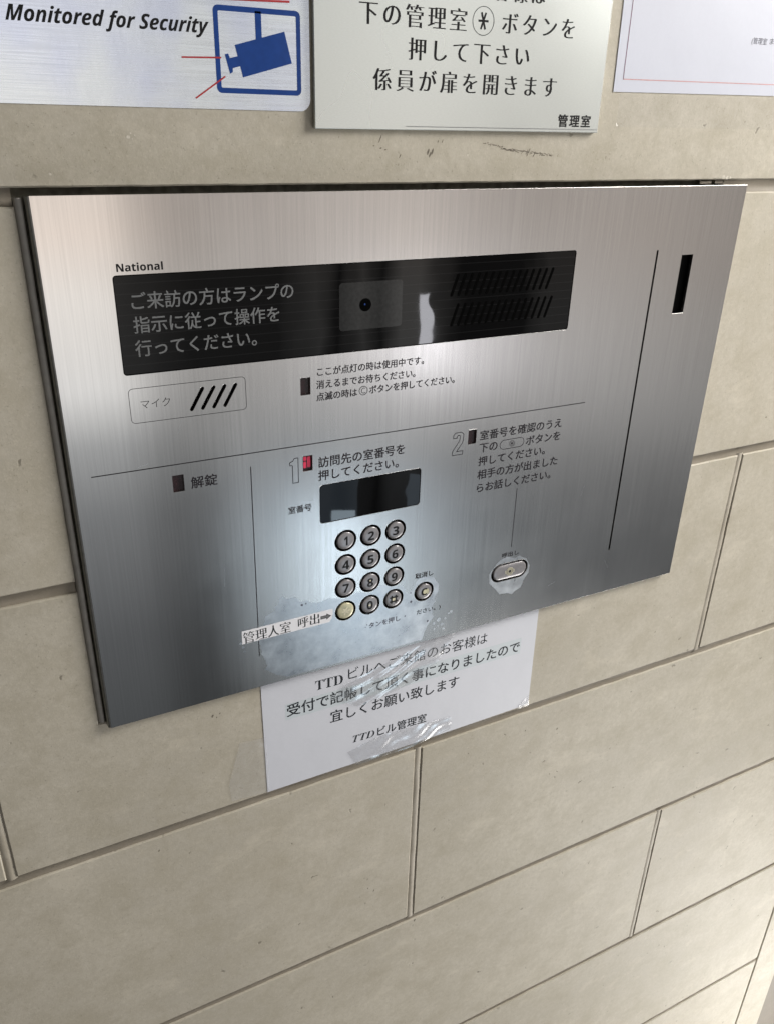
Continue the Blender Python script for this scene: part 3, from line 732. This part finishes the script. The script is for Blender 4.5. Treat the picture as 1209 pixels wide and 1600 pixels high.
multi('view_line', [bar((69.0, 53.6), (86.2, 54.2), .62), bar((73.9, 38.2), (87.6, 47.1), .62), bar((70, 75.4), (118.2, 77.0), .8)], D - .42, 'sign_red', sk)

# metal notice plate -----------------------------------------------------
mp = thing('metal_notice_plate', 'satin metal notice plate with black characters standing proud of the wall above the panel', 'sign', 212, 27.5, D)
sheet('plate', [(128.4, 27.2), (295.2, 27.7), (294.6, 165), (128.1, 165)], 1.3, 'satin_plate', mp, thick=2.0, bevel=.3)
multi('edge_line', [bar((176, 28.9), (294.6, 29.2), .35)], 1.27, 'grey_print', mp)
ast = [bar((216.6 - 2.9*math.cos(a), 75.8 - 3.9*math.sin(a)), (216.6 + 2.9*math.cos(a), 75.8 + 3.9*math.sin(a)), .95) for a in (0, 1.12, 2.02)]
circ = [[(216.6 + 6.2*math.cos(i*math.pi/24), 75.8 + 6.2*math.sin(i*math.pi/24)) for i in range(48)], [(216.6 + 5.9*math.cos(i*math.pi/24), 75.8 + 5.9*math.sin(i*math.pi/24)) for i in range(48)]]
mw = dict(d=.24, dz=0, wz=-.014)
lettering([B('お客様は', 211.6, 252.0, 89.2, 9.0, spacing=1.32, **mw), B('下の管理室', 150.4, 207.4, 75.4, 9.4, spacing=1.32, **mw), B('ボタンを', 227.4, 272.2, 75.7, 8.6, spacing=1.36, **mw),
           B('押して下さい', 175.9, 245.4, 62.1, 9.2, spacing=1.36, **mw), B('係員が扉を開きます', 157.8, 264.2, 48.8, 9.3, spacing=1.40, **mw),
           B('管理室', 267.4, 289.4, 33.3, 6.2, .19, spacing=1.22)], 1.25, 'black_ink', mp)
multi('star_symbol', [[circ[0], circ[1]], [ast[0]]], 1.25, 'black_ink', mp); multi('star_symbol', [[ast[1]]], 1.23, 'black_ink', mp); multi('star_symbol', [[ast[2]]], 1.21, 'black_ink', mp)

# white paper with red border, upper right ------------------------------
wp = thing('bordered_paper', 'plain white paper sheet with a thin red border line at the upper right', 'notice', 410, 48.5, D)
sheet('paper_sheet', [(304.7, 48.2), (510, 51.1), (508, 180), (302.7, 180)], D - .4, 'white_paper', wp, thick=.25)
multi('border_line', [bar((310.4, 54.5), (500, 56.9), .5)], D - .46, 'border_red', wp)
multi('border_line', [bar((310.4, 54.3), (309.6, 175), .45)], D - .48, 'border_purple', wp)
lettering([T('(管理室', 402.6, 415.2, 77.6, 3.9), T('まで)', 417.4, 428.0, 77.9, 3.6), T('受付', 424, 430, 94.0, 3.2)], D - .46, 'faded_ink', wp)
crumpled('clear_tape', [(309.8, 31.0), (470, 31.5), (470, 49.5), (309.8, 47.3)], D - .12, .1, 'flat_tape', wp, 2.5, 7.7, .1)
